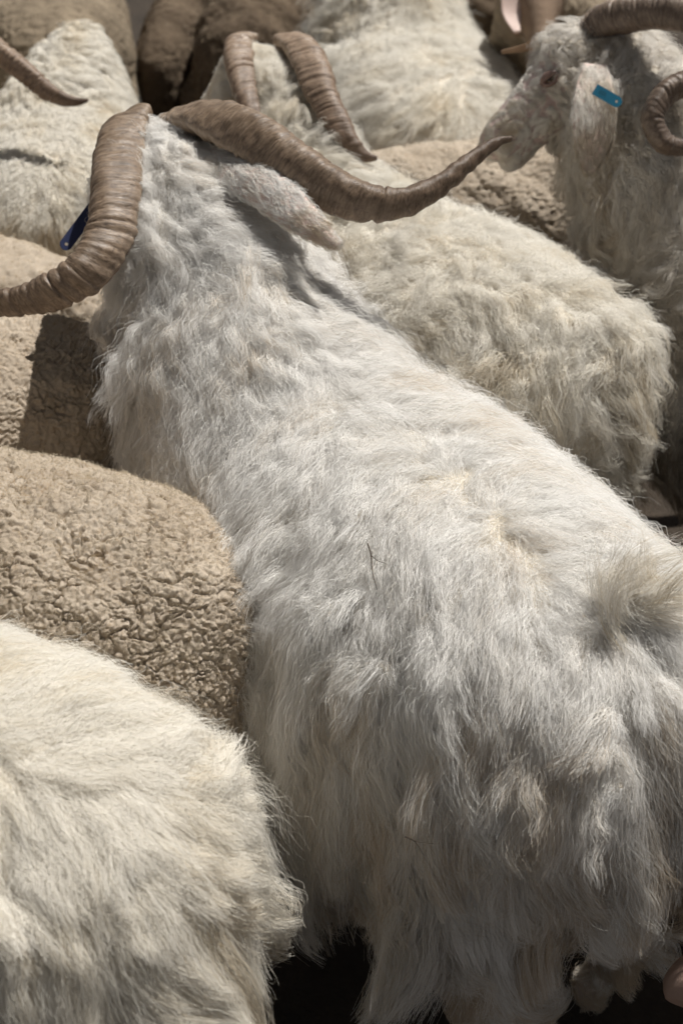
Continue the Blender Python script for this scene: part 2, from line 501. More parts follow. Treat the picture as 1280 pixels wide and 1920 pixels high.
# ------------------------------------------------------------------ ground
def ground():
    m, t, o = nt("trampled_dirt")
    b = t.nodes.new("ShaderNodeBsdfPrincipled")
    tc = t.nodes.new("ShaderNodeTexCoord")
    n = noise(t, 6, 8, .7, tc.outputs["Object"]); r = ramp(t, [(.3, (.03, .022, .015)), (.7, (.075, .055, .038))])
    t.links.new(n.outputs[0], r.inputs[0]); t.links.new(r.outputs[0], b.inputs["Base Color"]); b.inputs["Roughness"].default_value = .95
    n2 = noise(t, 60, 6, .7, tc.outputs["Object"]); bp = t.nodes.new("ShaderNodeBump"); bp.inputs["Strength"].default_value = .8; bp.inputs["Distance"].default_value = .02
    t.links.new(n2.outputs[0], bp.inputs["Height"]); t.links.new(bp.outputs[0], b.inputs["Normal"]); t.links.new(b.outputs[0], o.inputs[0])
    n = 90
    g = np.concatenate([-np.geomspace(3.2, 1500, 22)[::-1], np.linspace(-3, 3, n), np.geomspace(3.2, 1500, 22)])
    X, Y = np.meshgrid(g, g + 1.5)
    p = np.stack([X.ravel(), Y.ravel(), np.zeros(X.size)], 1)
    near = np.exp(-((p[:, 0]) ** 2 + (p[:, 1] - 1.5) ** 2) / 14)
    p[:, 2] = (Noise(.5, 3)(p) * .006 + Noise(.17, 4)(p) * .004) * near - .012
    k = len(g)
    F = [(i * k + j, i * k + j + 1, (i + 1) * k + j + 1, (i + 1) * k + j) for i in range(k - 1) for j in range(k - 1)]
    o = put("ground", mesh_from(p, F), m, None); tag(o, kind="structure")
ground()

# ------------------------------------------------------------------ animals
class Beast:
    """a four-legged body from tail base R to withers W (plan coordinates), poll and nose in space"""
    def __init__(self, R, W, poll, nose, sc=1.0, girth=1.0, top=.66, voxel=.011, smooth=16, sheep=False, nose_w=1.0, neckg=1.0, deep=1.0, detail=False, hd=1.0):
        self.R, self.W = V(*R), V(*W)
        hv = self.W - self.R; self.len = np.linalg.norm(hv)
        h = hv / self.len
        self.h = V(h[0], h[1], 0); self.l = V(-h[1], h[0], 0); self.z = V(0, 0, 1)
        self.sc = sc; self.top = top
        self.poll, self.nose = V(*poll), V(*nose)
        k = self.len / .59
        g = girth * sc
        zt = top
        rows = [(-.06, zt - .185 * sc, .03, .045), (-.045, zt - .185 * sc, .065, .08), (-.005, zt - .18 * sc, .105, .125), (.06, zt - .178 * sc, .135, .155), (.14, zt - .185 * sc, .158, .178),
                (.26, zt - .20 * sc, .175, .20), (.40, zt - .21 * sc, .172, .21), (.53, zt - .19 * sc, .145, .19), (.63, zt - .16 * sc, .11, .15), (.70, zt - .15 * sc, .055, .085)]
        self.torso = [(*(self.at(s * k, 0, z - (deep - 1) * hh * sc)), w * g, hh * sc * deep) for s, z, w, hh in rows]
        sh = self.at(.52 * k, 0, zt - .135 * sc)
        self.neck0 = sh
        p = self.poll
        d = unit(self.nose - p)
        mid = (sh + p) / 2 + V(0, 0, -.03)
        nb = p - d * .01 + V(0, 0, -.05 * sc) 
        gn = sc * neckg
        nk = [(*(sh - self.h * .14 - V(0, 0, .06 * sc)), .13 * g, .15 * sc), (*sh, .14 * g, .16 * sc), (*mid, .115 * gn, .135 * gn), (*nb, .070 * gn, .075 * gn)]
        self.neck = nk
        HL = np.linalg.norm(self.nose - p)
        self.hup = unit(V(0, 0, 1) - d * d[2]); self.hd = d; self.hside = unit(np.cross(self.hup, d)); self.HL = HL
        def hp(t_, u): return p + d * HL * t_ + self.hup * u * HL
        w = HL * nose_w
        self.head = [(*hp(-.10, -.14), .16 * HL, .16 * HL), (*hp(.05, -.16 * hd), .235 * HL, .27 * HL * hd), (*hp(.22, -.18 * hd), .255 * HL, .32 * HL * hd), (*hp(.42, -.16 * hd), .21 * w, .30 * HL * hd),
                     (*hp(.62, -.12), .155 * w, .235 * HL), (*hp(.80, -.09), .13 * w, .185 * HL), (*hp(.93, -.08), .125 * w, .16 * HL), (*hp(1.0, -.08), .095 * w, .115 * HL), (*hp(1.02, -.08), .05 * w, .06 * HL)]
        tubes = [loft(self.torso, sq=1.0 if sheep else .85), loft(nk), loft(self.head, self.hup)]
        if detail:      # brow ridges, cheeks, lips and chin
            for sv in (-1, 1):
                c = [hp(t_, u) + self.hside * sv * v * HL for t_, u, v in ((.24, -.02, .19), (.33, .02, .20), (.43, -.03, .17))]
                tubes.append(loft([(*q, .05 * HL, .055 * HL) for q in c], self.hup, nv=12))
                c = [hp(t_, u) + self.hside * sv * v * HL for t_, u, v in ((.15, -.34, .13), (.35, -.38, .13), (.55, -.30, .10))]
                tubes.append(loft([(*q, .07 * HL, .08 * HL) for q in c], self.hup, nv=12))
            tubes.append(loft([(*hp(.70, -.24), .08 * HL, .06 * HL), (*hp(.85, -.255), .095 * HL, .06 * HL), (*hp(.97, -.235), .08 * HL, .05 * HL), (*hp(1.0, -.22), .03 * HL, .03 * HL)], self.hup, nv=14))
            tubes.append(loft([(*hp(.86, -.03), .09 * HL, .07 * HL), (*hp(.98, -.03), .10 * HL, .075 * HL), (*hp(1.05, -.05), .07 * HL, .06 * HL)], self.hup, nv=14))
        self.legs = []
        for sy in (-1, 1):
            f = [self.at(.50 * k, sy * .085 * g, zt - .24 * sc), self.at(.49 * k, sy * .085 * g, .33 * sc), self.at(.50 * k, sy * .08 * g, .20 * sc), self.at(.49 * k, sy * .08 * g, .06 * sc), self.at(.505 * k, sy * .08 * g, .0)]
            fr = [(.055, .065), (.032, .036), (.026, .028), (.019, .02), (.026, .028)]
            b = [self.at(.10 * k, sy * .09 * g, zt - .22 * sc), self.at(.13 * k, sy * .095 * g, .38 * sc), self.at(.03 * k, sy * .085 * g, .25 * sc), self.at(.055 * k, sy * .085 * g, .07 * sc), self.at(.075 * k, sy * .085 * g, .0)]
            br = [(.085, .11), (.07, .085), (.04, .045), (.021, .023), (.026, .028)]
            for pts, rr in ((f, fr), (b, br)):
                st = [(*q, a * sc, c * sc) for q, (a, c) in zip(pts, rr)]
                self.legs.append(st)
                tubes.append(loft(st, self.h, nv=16))
        self.me = fuse(tubes, voxel, smooth)
        self.me.name = "body"
        c = coords(self.me)
        self.vreg = self.region(c)
        d_ = c - self.poll; ht = d_ @ self.hd / HL; hu = d_ @ self.hup / HL; hv_ = d_ @ self.hside / HL
        hm = self.vreg == 2
        if detail:      # mouth line and nostrils pressed into the skin
            n_ = vnormals(self.me)
            mu = -.155 - .10 * np.clip(.95 - ht, 0, 1)
            groove = np.exp(-((hu - mu) / .026) ** 2) * np.clip((ht - .70) / .06, 0, 1) * .0075
            nos = np.exp(-(((ht - 1.035) / .035) ** 2 + ((hu + .035) / .03) ** 2 + ((np.abs(hv_) - .065) / .03) ** 2)) * .010
            setco(self.me, c - n_ * ((groove + nos) * hm)[:, None])
        fa = np.clip((ht - .10) / .18, 0, 1) * hm + .5 * (self.vreg == 3) * np.clip((.2 - c[:, 2]) / .05, 0, 1)
        self.fa = fa
        at_ = self.me.attributes.new("face", 'FLOAT', 'POINT'); at_.data.foreach_set("value", fa.astype(np.float32))
    def at(self, s, y, z):
        return V(self.R[0], self.R[1], 0) + self.h * s + self.l * y + V(0, 0, z)
    def local(self, P):
        d = P - V(self.R[0], self.R[1], 0)
        return d @ self.h, d @ self.l, P[:, 2]
    def region(self, P):
        """0 torso, 1 neck, 2 head, 3 legs, from the nearest axis measured in radii"""
        best = np.full(len(P), 9e9); reg = np.zeros(len(P), int)
        def test(st, code, bias=1.0):
            nonlocal best, reg
            S = spline(st, 14)
            for row in S:
                d = np.linalg.norm(P - row[:3], axis=1) / max(.5 * (row[3] + row[4]), .01) * bias
                m = d < best
                best = np.where(m, d, best); reg = np.where(m, code, reg)
        test(self.torso, 0); test(self.neck, 1); test(self.head, 2)
        for s in self.legs: test(s[1:], 3, 1.05)
        return reg

def goat_field(B, back=.045, flank=.085, neckl=.07, curl_t=.0045, curl_n=.0075, lift_top=.55, lift_side=.30, headl=.014, seed=0, swirl=.35, cs_top=.62, cs_side=.92, fz_top=.0026, fz_side=.0013, curl2=1.0, soil=.25):
    sw = Noise(.16, 31 + seed, out=3)
    sw2 = Noise(.05, 41 + seed, out=3)
    patch = Noise(.11, 51 + seed)
    def f(P, N, vid):
        reg = B.vreg[vid]
        s, y, z = B.local(P)
        up = np.clip(N[:, 2], -1, 1)
        topw = np.clip((up - .30) / .45 + patch(P) * .22, 0, 1)
        side = np.tanh(y / .04)
        nd = unit(B.poll - B.neck0)
        tn = (P - B.neck0) @ nd / np.linalg.norm(B.poll - B.neck0)      # 0 at the shoulder, 1 at the poll
        wn = np.clip((tn + .35) / .6, 0, 1); wn = wn * wn * (3 - 2 * wn)
        wn = np.where(reg >= 2, 0, wn); W3 = wn[:, None]
        L = -B.h[None] * .40 + V(0, 0, -1)[None] * 1.0 + (B.l[None] * side[:, None]) * (.55 * topw[:, None])
        Ln = -nd[None] * .8 + V(0, 0, -1)[None] * .7 + (B.l[None] * side[:, None]) * (.5 * topw[:, None])
        L = L * (1 - W3) + Ln * W3
        Lh = -B.hd[None] * .8 + V(0, 0, -.6)[None]
        Lg = np.broadcast_to(V(0, 0, -1), P.shape)
        L = np.where((reg == 2)[:, None], Lh, L); L = np.where((reg == 3)[:, None], Lg, L)
        L = L + (sw(P) * swirl + sw2(P) * swirl * .5) * (1 + .5 * wn)[:, None]
        L = unit(L - N * (L * N).sum(1)[:, None])
        ln = back * topw + flank * (1 - topw) * (1 + .05 * np.clip((.48 - P[:, 2]) / .12, 0, 1))
        ln = ln * (1 - wn) + neckl * wn * (1 - .55 * np.clip((tn - .55) / .45, 0, 1))
        tk = np.clip(1 - ((P - B.poll) @ B.hd) / (.30 * B.HL), 0, 1)
        hu = (P - B.poll) @ B.hup / B.HL; ht = (P - B.poll) @ B.hd / B.HL
        jaw = np.clip((-hu - .30) / .10, 0, 1) * np.clip((.85 - ht) / .15, 0, 1)
        ln = np.where(reg == 2, np.maximum(headl * (.35 + 1.4 * tk), headl + .028 * jaw * (headl > .01)), ln)
        ln = np.where((reg == 2) & (jaw < .05) & (tk < .02), np.minimum(ln, .006), ln)
        ln = np.where(reg == 3, np.where(P[:, 2] > .18 * B.sc, .060, .016), ln)
        lf = lift_top * topw + lift_side * (1 - topw)
        lf = lf * (1 - wn * .35)
        lf = np.where(reg == 2, .25 + .2 * tk, lf)
        am = curl_n * wn + (1 - wn) * curl_t * (.25 + .75 * (1 - topw))
        am = np.where(reg == 2, .003 * tk, am)
        wl = .028 * wn + .042 * (1 - wn)
        cs = cs_top * topw + cs_side * (1 - topw)
        cs = cs * (1 - wn) + wn * np.maximum(cs, .85)
        fz = fz_top * topw + fz_side * (1 - topw)
        fz = fz * (1 - wn) + .0013 * wn
        fz = np.where(reg == 2, .0012 + .002 * tk, fz)
        rear = np.clip((.06 - s) / .06, 0, 1) * (reg == 0)
        ln = ln * (1 - .35 * rear * np.clip((.58 - z) / .1, 0, 1))
        a2 = (.0042 * topw + .0095 * (1 - topw)) * (1 - wn) + .0105 * wn
        a2 = np.where(reg == 2, .002 * tk, a2) * curl2
        w2 = (.028 * topw + .042 * (1 - topw)) * (1 - wn) + .038 * wn
        return dict(amp2=a2, wl2=w2, L=L, len=ln, lift=lf, amp=am, wl=wl, cs=cs, fz=fz, cb=.35 + .75 * (1 - topw), lj=.07 + .22 * (1 - topw), dirt=.55 * np.clip((.50 - P[:, 2]) / .25, 0, 1) + np.where(reg == 1, .04, 0) - .18 * topw + soil * rear * np.clip((.64 - z) / .08, 0, 1), wrap=np.where(reg == 2, 1.0, .7 + 1.5 * topw), sag=.15 + .30 * (1 - topw) * (reg < 2))  # belly dirt plus shade painted into the lower coat; back kept paler
    return f

def ear(name, parent, line, widths, fold, mat, hairmat, rim=None, seed=0):
    """a drooping leaf of an ear: curved sheet with thickness along a line, side vectors in fold"""
    n = 26; m = 11
    C = spline(line, n); W_ = spline([[w] for w in widths], n)[:, 0]
    T = unit(np.gradient(C, axis=0)); S = unit(np.asarray(fold[0], float)[None] - T * (T @ np.asarray(fold[0], float))[:, None]); Nn = np.cross(T, S)
    if Nn[:, :].mean(0) @ np.asarray(fold[1], float) < 0: Nn = -Nn
    u = np.linspace(-1, 1, m)
    vs = []; F = []
    for sgn in (1, -1):
        for i in range(n):
            for j in range(m):
                cup = (u[j] ** 2) * .35 * W_[i]
                th = .0022 * (1 - .75 * u[j] ** 2)
                vs.append(C[i] + S[i] * u[j] * W_[i] + Nn[i] * (cup * fold[2] + sgn * th))
    def idx(s, i, j): return s * n * m + i * m + j
    for s in (0, 1):
        for i in range(n - 1):
            for j in range(m - 1):
                q = (idx(s, i, j), idx(s, i, j + 1), idx(s, i + 1, j + 1), idx(s, i + 1, j))
                F.append(q if s == 0 else q[::-1])
    for i in range(n - 1):
        F.append((idx(0, i, 0), idx(0, i + 1, 0), idx(1, i + 1, 0), idx(1, i, 0)))
        F.append((idx(0, i, m - 1), idx(1, i, m - 1), idx(1, i + 1, m - 1), idx(0, i + 1, m - 1)))
    for j in range(m - 1):
        F.append((idx(0, n - 1, j), idx(0, n - 1, j + 1), idx(1, n - 1, j + 1), idx(1, n - 1, j)))
    me = mesh_from(vs, F); me.name = name
    bm = bmesh.new(); bm.from_mesh(me); bmesh.ops.recalc_face_normals(bm, faces=bm.faces); bm.to_mesh(me); bm.free()
    o = put(name, me, mat, parent)
    if hairmat is not None:
        fur = Fur()
        down = unit(C[-1] - C[0])
        def fld(P, N, vid):
            L = np.broadcast_to(down, P.shape) + RNG.normal(size=P.shape) * .25
            L = unit(L - N * (L * N).sum(1)[:, None])
            k = len(P)
            tpos = np.clip((P - C[0]) @ down / np.linalg.norm(C[-1] - C[0]), 0, 1)
            o1 = np.ones(k)
            return dict(L=L, len=.018 - .010 * tpos, lift=.16 * o1, amp=.0012 * o1, wl=.02 * o1, cs=.5 * o1, fz=.0012 * o1)
        comb(me, int(15000 * Q), np.ones(len(me.vertices)), fld, fur, big=.012, small=.003, K=7, r0=.00016, r1=.00008, wrap=0, sag=.05, seed=seed + 77)
        fur.build(name + "_hair", hairmat, o)
    return o

def horn(name, parent, pts, rad, keel, mat, flat=.72, sharp=.35, seed=0, ring=.0010, nu=320, nv=48):
    """keeled horn swept along pts; rad = half depth per point; keel = direction of the sharp edge per point"""
    n = len(pts)
    D = np.hstack([np.asarray(pts, float), np.asarray(rad, float)[:, None], np.asarray(keel, float)])
    S = spline(D, nu)
    C = S[:, :3]; r = np.maximum(S[:, 3], .0012); Kd = S[:, 4:7]
    T = unit(np.gradient(C, axis=0))
    Kd = unit(Kd - T * (Kd * T).sum(1)[:, None]); Bn = np.cross(T, Kd)
    a = np.linspace(0, 2 * math.pi, nv, endpoint=False)
    arc = np.concatenate([[0], np.cumsum(np.linalg.norm(np.diff(C, axis=0), axis=1))])
    x = np.cos(a); y = np.sin(a) * (1 - sharp * np.cos(a)) * flat
    # growth rings: uneven ridges, strongest near the base
    rg = np.random.default_rng(seed)
    w = np.zeros(nu)
    for q in range(9):
        w += np.sin(arc / rg.uniform(.004, .019) * 6.283 + rg.uniform(0, 6.28)) * rg.uniform(.3, 1)
    fade = np.clip(1.25 - arc / arc[-1], .1, 1)
    amp = ring * fade * w / 2.2
    for q in range(16):     # deeper uneven growth steps and cracks, crowded towards the base
        a0 = arc[-1] * rg.uniform(0, 1) ** 1.5 * .75; wd = rg.uniform(.0010, .0026)
        amp = amp - rg.uniform(.0008, .0024) * np.exp(-((arc - a0) / wd) ** 2) + rg.uniform(.0003, .0012) * np.exp(-((arc - a0 - wd * 2.2) / (wd * 1.4)) ** 2)
    big = np.sin(arc / .05 * 6.283 + 1 + np.sin(arc * 60)) * .0004 * fade
    wob = Noise(.03, seed + 3); 
    P = C[:, None] + Kd[:, None] * (r[:, None] * x)[..., None] + Bn[:, None] * (r[:, None] * y)[..., None]
    N = unit(Kd[:, None] * x[None, :, None] + Bn[:, None] * (np.sin(a) * (1.3))[None, :, None])
    tilt = wob(P.reshape(-1, 3)).reshape(nu, nv)
    # chips along the keel
    kz = np.clip(np.cos(a), 0, 1) ** 12
    chip = np.interp(arc, np.linspace(0, arc[-1], 60), rg.uniform(-1, .6, 60)) * .0022 * fade
    # the rings slope, so sample the ring signal with a shift round the section
    sh = (np.cos(a) * .006)
    ringv = np.stack([np.interp(arc + s_, arc, amp + big) for s_ in sh], 1)
    P = P + N * (ringv + tilt * .0005 + kz[None] * chip[:, None])[..., None]
    vs = P.reshape(-1, 3).tolist(); F = []
    for i in range(nu - 1):
        for j in range(nv):
            k = (j + 1) % nv
            F.append((i * nv + j, i * nv + k, (i + 1) * nv + k, (i + 1) * nv + j))
    vs.append(C[0].tolist()); vs.append((C[-1] + T[-1] * r[-1] * .6).tolist()); b = nu * nv
    for j in range(nv):
        k = (j + 1) % nv
        F.append((b, k, j)); F.append((b + 1, (nu - 1) * nv + j, (nu - 1) * nv + k))
    me = mesh_from(vs, F); me.name = name
    bm = bmesh.new(); bm.from_mesh(me); bmesh.ops.recalc_face_normals(bm, faces=bm.faces); bm.to_mesh(me); bm.free()
    at = me.attributes.new("hornuv", 'FLOAT_VECTOR', 'POINT')
    uv = np.zeros((nu, nv, 3)); uv[..., 0] = arc[:, None] + sh[None]; uv[..., 1] = (np.abs(a - math.pi) / math.pi)[None]; uv[..., 2] = (np.clip(np.cos(a), 0, 1) ** 8)[None] * fade[:, None] ** 2
    uv = np.vstack([uv.reshape(-1, 3), [[0, 0, 0], [arc[-1], 0, 0]]]).astype(np.float32)
    at.data.foreach_set("vector", uv.ravel())
    tf = me.attributes.new("tipf", 'FLOAT', 'POINT'); tf.data.foreach_set("value", np.concatenate([np.repeat(arc / arc[-1], nv), [0, 1]]).astype(np.float32))
    return put(name, me, mat, parent)

def refine(me, cuts, margin=.04, back=-.08):
    """subdivide the faces that can be seen"""
    bm = bmesh.new(); bm.from_mesh(me); bm.faces.ensure_lookup_table()
    c = np.array([f.calc_center_median()[:] for f in bm.faces]); nn = np.array([f.normal[:] for f in bm.faces])
    v = seen(c, nn, margin, back)
    ed = {e for f, k in zip(bm.faces, v) if k for e in f.edges}
    bmesh.ops.subdivide_edges(bm, edges=list(ed), cuts=cuts, use_grid_fill=True, smooth=0)
    bm.to_mesh(me); bm.free()
    me.polygons.foreach_set("use_smooth", [True] * len(me.polygons))

def tuft_relief(B, seed, cell=.040, amp=.015, stretch=.35, amp_top=.45):
    """the coat lies in staples: raise the skin under each staple and sink it in the partings between"""
    me = B.me
    refine(me, 1, .1, -.2)
    p = coords(me); n = vnormals(me)
    B.vreg = B.region(p)
    fa = np.empty(len(me.vertices), np.float32); me.attributes["face"].data.foreach_get("value", fa); B.fa = fa.astype(float)
    def cells(c, sd, st):
        a = unit(-B.h * .45 + V(0, 0, -1)); nd = unit(B.poll - B.neck0); an = unit(-nd * .8 + V(0, 0, -.7))
        A = np.where((B.vreg == 1)[:, None], an[None], a[None])
        q = p + Noise(c * 2.2, sd, out=3)(p) * c * .35 + Noise(c * .8, sd + 1, out=3)(p) * c * .14
        q = q - A * (q * A).sum(1)[:, None] * (1 - st)
        f1, f2, cr = voronoi(q, c, sd)
        return np.clip((f2 - f1) / .40, 0, 1) ** .7 * (.45 + .75 * cr)
    up = np.clip((n[:, 2] - .45) / .4, 0, 1)
    k = (1 - up) + up * amp_top
    k = np.where(B.vreg >= 2, 0.0, k)
    k = k * np.clip(.65 + .45 * Noise(.22, seed + 9)(p), .15, 1.2)
    d = (cells(cell, seed, stretch) + .42 * cells(cell * .45, seed + 3, stretch * 1.2)) * amp * k
    setco(me, p + n * (d - amp * .5 * k)[:, None])

def grow_goat(o, B, n, mat, seed, field, big=.030, small=.008, r0=.00013, relief=None, facen=.12, **kw):
    if relief: tuft_relief(B, seed + 50, **relief)
    body = put("body", B.me, M['hide'], o)
    fur = Fur(seed)
    v = seen(coords(B.me), vnormals(B.me))
    d = v + .05 * (1 - v)
    comb(B.me, int(n * Q), d * np.isin(B.vreg, (0, 3)), field, fur, big=big, small=small, K=18, r0=r0, seed=seed, **kw)
    comb(B.me, int(n * .32 * Q), d * (B.vreg == 1), field, fur, big=.034, small=.0085, K=20, r0=r0, seed=seed + 1, **kw)
    comb(B.me, int(n * facen * Q), d * (B.vreg == 2) * (1 - .55 * B.fa), field, fur, big=.016, small=.006, K=8, r0=r0 * .8, seed=seed + 2, **kw)
    # loose cottony fibres standing out of the locks
    def fluff(P, N, vid):
        f = field(P, N, vid); k = len(P)
        f['len'] = f['len'] * .62; f['lift'] = np.full(k, .85); f['cs'] = np.full(k, .12); f['fz'] = np.full(k, .0055); f['amp2'] = np.full(k, .001)
        return f
    comb(B.me, int(n * .09 * Q), d * np.isin(B.vreg, (0, 1)), fluff, fur, big=.03, small=.02, K=11, r0=r0 * .7, r1=.00005, seed=seed + 4, **{k_: v_ for k_, v_ in kw.items() if k_ != 'cb'})
    fur.build("fleece", mat, o)
    return body

# ---- the big goat in the middle, walking away
g1 = tag(empty("angora_goat", (.07, 1.24, 0)), "large white angora goat in the centre with wide brown horns, seen from behind", "goat", "angora goats in the flock")
B1 = Beast((.262, .965), (-.095, 1.47), (-.232, 1.705, .852), (-.33, 1.84, .72), girth=1.17, top=.70, neckg=.92, deep=1.07)
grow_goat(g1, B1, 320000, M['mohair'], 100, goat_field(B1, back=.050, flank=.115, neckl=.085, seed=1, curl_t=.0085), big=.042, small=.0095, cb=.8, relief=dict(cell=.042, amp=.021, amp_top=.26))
horn("horn", g1, [(-.254, 1.752, .858), (-.266, 1.707, .856), (-.266, 1.63, .844), (-.262, 1.562, .826), (-.266, 1.509, .802), (-.288, 1.475, .78), (-.327, 1.466, .759), (-.367, 1.474, .743), (-.421, 1.49, .731), (-.479, 1.523, .725), (-.529, 1.557, .74)],
     [.024, .030, .031, .030, .028, .026, .022, .018, .014, .009, .003],
     [(.6, 0, .8), (.9, -.1, .4), (1, -.2, .2), (1, -.3, 0), (.8, -.5, -.2), (.5, -.5, -.7), (.2, -.4, -.9), (0, -.4, -.9), (0, -.4, -.9), (0, -.4, -.9), (0, -.4, -.9)], M['horn'], seed=5)
horn("horn", g1, [(-.212, 1.752, .842), (-.174, 1.715, .869), (-.138, 1.667, .879), (-.10, 1.624, .878), (-.059, 1.583, .864), (-.018, 1.549, .85), (.024, 1.529, .84), (.067, 1.529, .839), (.11, 1.549, .85), (.148, 1.584, .866), (.178, 1.615, .876), (.2, 1.629, .878)],
     [.031, .032, .031, .030, .029, .027, .023, .018, .0135, .0105, .007, .003],
     [(-.8, -.2, .6), (-.8, -.5, .2), (-.7, -.6, -.2), (-.6, -.6, -.5), (-.5, -.5, -.7), (-.3, -.4, -.9), (0, -.4, -.9), (.2, -.4, -.9), (.3, -.3, -.9), (.3, -.3, -.9), (.3, -.3, -.9), (.3, -.3, -.9)], M['horn'], seed=9)
ear("ear", g1, [(-.168, 1.655, .845), (-.10, 1.568, .853), (-.047, 1.506, .834), (-.004, 1.468, .814)], [.018, .025, .020, .006], ((.75, .35, .5), (-.3, -.5, .8), -.6), M['earpink'], M['mohair'], seed=1)
e = ear("ear", g1, [(-.262, 1.66, .80), (-.285, 1.635, .785), (-.305, 1.61, .768)], [.016, .020, .008], ((-.3, -.3, .9), (.6, -.7, .2), .5), M['earpink'], None, seed=2)

# ---- goat beyond it
g3 = tag(empty("angora_goat", (.21, 1.66, 0)), "cream angora goat right behind the central goat, pale brown horns, facing away", "goat", "angora goats in the flock")
B3 = Beast((.305, 1.575), (-.035, 1.925), (-.135, 2.135, .825), (-.22, 2.25, .70), girth=1.2, top=.70, neckg=.78)
grow_goat(g3, B3, 140000, M['mohair_cream'], 200, goat_field(B3, back=.04, flank=.075, neckl=.055, curl_t=.012, curl2=1.5, seed=2, swirl=.6), big=.035, small=.0105, r0=.0002, relief=dict(cell=.036, amp=.022, stretch=.5, amp_top=.45))
horn("horn", g3, [(-.144, 2.184, .825), (-.153, 2.136, .834), (-.148, 2.07, .827), (-.14, 2.022, .811), (-.13, 1.985, .793), (-.121, 1.958, .772), (-.109, 1.933, .754)], [.02, .0215, .021, .018, .015, .010, .003],
     [(.9, 0, .5)] * 2 + [(1, -.2, .2)] * 5, M['horn_pale'], seed=15)
horn("horn", g3, [(-.085, 2.182, .822), (-.063, 2.123, .834), (-.042, 2.055, .824), (-.027, 2.003, .802), (-.009, 1.964, .781), (.011, 1.937, .76), (.031, 1.926, .744), (.049, 1.923, .74)], [.022, .026, .026, .023, .019, .014, .009, .003],
     [(-.9, 0, .5), (-1, -.2, .3), (-.9, -.5, 0), (-.8, -.5, -.3), (-.8, -.5, -.3), (-.7, -.4, -.6), (-.5, -.4, -.8), (-.3, -.4, -.9)], M['horn_pale'], seed=19)

# ---- goat in the lower left corner
g2 = tag(empty("angora_goat", (-.33, .80, 0)), "cream white angora goat rump in the lower left corner with thick parted locks", "goat", "angora goats in the flock")
B2 = Beast((-.165, .79), (-.69, .89), (-.96, 1.0, .86), (-1.11, 1.04, .72), girth=1.15, top=.716)
grow_goat(g2, B2, 230000, M['mohair_cream'], 300, goat_field(B2, back=.05, flank=.10, curl_t=.006, curl2=.7, seed=3, swirl=.35), big=.055, small=.0105, cb=.85, relief=dict(cell=.060, amp=.030, stretch=.24, amp_top=.22))

# ---- goat with the visible face on the right
g4 = tag(empty("angora_goat", (.8, 1.8, 0)), "angora goat at the upper right with bare grey face in profile and blue ear tag", "goat", "angora goats in the flock")
B4 = Beast((1.12, 1.72), (.56, 1.86), (.362, 2.085, .872), (.210, 2.005, .728), girth=1.0, top=.67, voxel=.0055, smooth=14, nose_w=1.1, detail=True, hd=1.12)
grow_goat(g4, B4, 140000, M['mohair_grey'], 400, goat_field(B4, back=.05, flank=.09, neckl=.075, headl=.024, curl_n=.009, seed=4), big=.030, small=.009, r0=.0003, relief=dict(cell=.034, amp=.016), facen=.22)
horn("horn", g4, [(.354, 2.076, .862), (.371, 2.053, .891), (.395, 2.028, .907), (.43, 2.001, .92), (.467, 1.967, .924), (.495, 1.924, .915), (.498, 1.876, .898), (.465, 1.84, .882), (.424, 1.821, .872), (.402, 1.802, .846), (.416, 1.793, .815), (.449, 1.807, .801), (.481, 1.843, .8), (.497, 1.876, .812)],
     [.025, .025, .0245, .023, .022, .021, .020, .019, .018, .0175, .016, .012, .008, .003], [(0, 0, 1)] * 5 + [(.5, 0, .5)] * 2 + [(-.3, -.6, .5)] * 7, M['horn_grey'], flat=.85, sharp=.15, seed=25)
ear("ear", g4, [(.355, 1.99, .85), (.348, 1.935, .822), (.345, 1.901, .777), (.343, 1.885, .735)], [.016, .027, .026, .007], ((1, 0, 0), (0, -.8, .4), .5), M['earpink'], M['mohair_grey'], seed=4)

# ---- goat at the top centre
g5 = tag(empty("angora_goat", (.08, 2.7, 0)), "pale cream angora goat at the top centre behind the tan sheep", "goat", "angora goats in the flock")
B5 = Beast((.18, 2.44), (.11, 2.98), (.08, 3.2, .84), (.07, 3.38, .72), girth=1.2, top=.665)
grow_goat(g5, B5, 75000, M['mohair_cream'], 500, goat_field(B5, back=.04, flank=.07, curl_t=.005, seed=5, swirl=.5), big=.030, small=.010, r0=.0003, relief=dict(cell=.05, amp=.022, stretch=.5))

# ---- goat at the upper left
g6 = tag(empty("angora_goat", (-.52, 2.4, 0)), "white angora goat at the upper left with an upright tuft on its back", "goat", "angora goats in the flock")
B6 = Beast((-.47, 2.10), (-.50, 2.52), (-.49, 2.66, .70), (-.47, 2.85, .58), girth=1.05, top=.655)
grow_goat(g6, B6, 90000, M['mohair_cream'], 600, goat_field(B6, back=.028, flank=.04, neckl=.035, curl_t=.002, curl_n=.002, seed=6, swirl=.25), big=.012, small=.006, r0=.00048)

# ---- goat mostly outside the left edge: only a horn reaches in
g7 = tag(empty("angora_goat", (-.85, 2.6, 0)), "angora goat beyond the left edge, only its slender curved horn showing", "goat", "angora goats in the flock")
B7 = Beast((-1.05, 2.75), (-.80, 2.50), (-.66, 2.37, .80), (-.74, 2.24, .68), sc=.95, top=.60)
grow_goat(g7, B7, 20000, M['mohair_cream'], 700, goat_field(B7, seed=7), r0=.0005)
horn("horn", g7, [(-.63, 2.349, .82), (-.581, 2.307, .799), (-.545, 2.28, .779), (-.506, 2.245, .763), (-.47, 2.218, .742), (-.439, 2.198, .732), (-.414, 2.196, .728), (-.397, 2.197, .73)],
     [.02, .0195, .0185, .0175, .015, .011, .007, .002], [(0, -.5, -.9)] * 8, M['horn_pale'], seed=35)

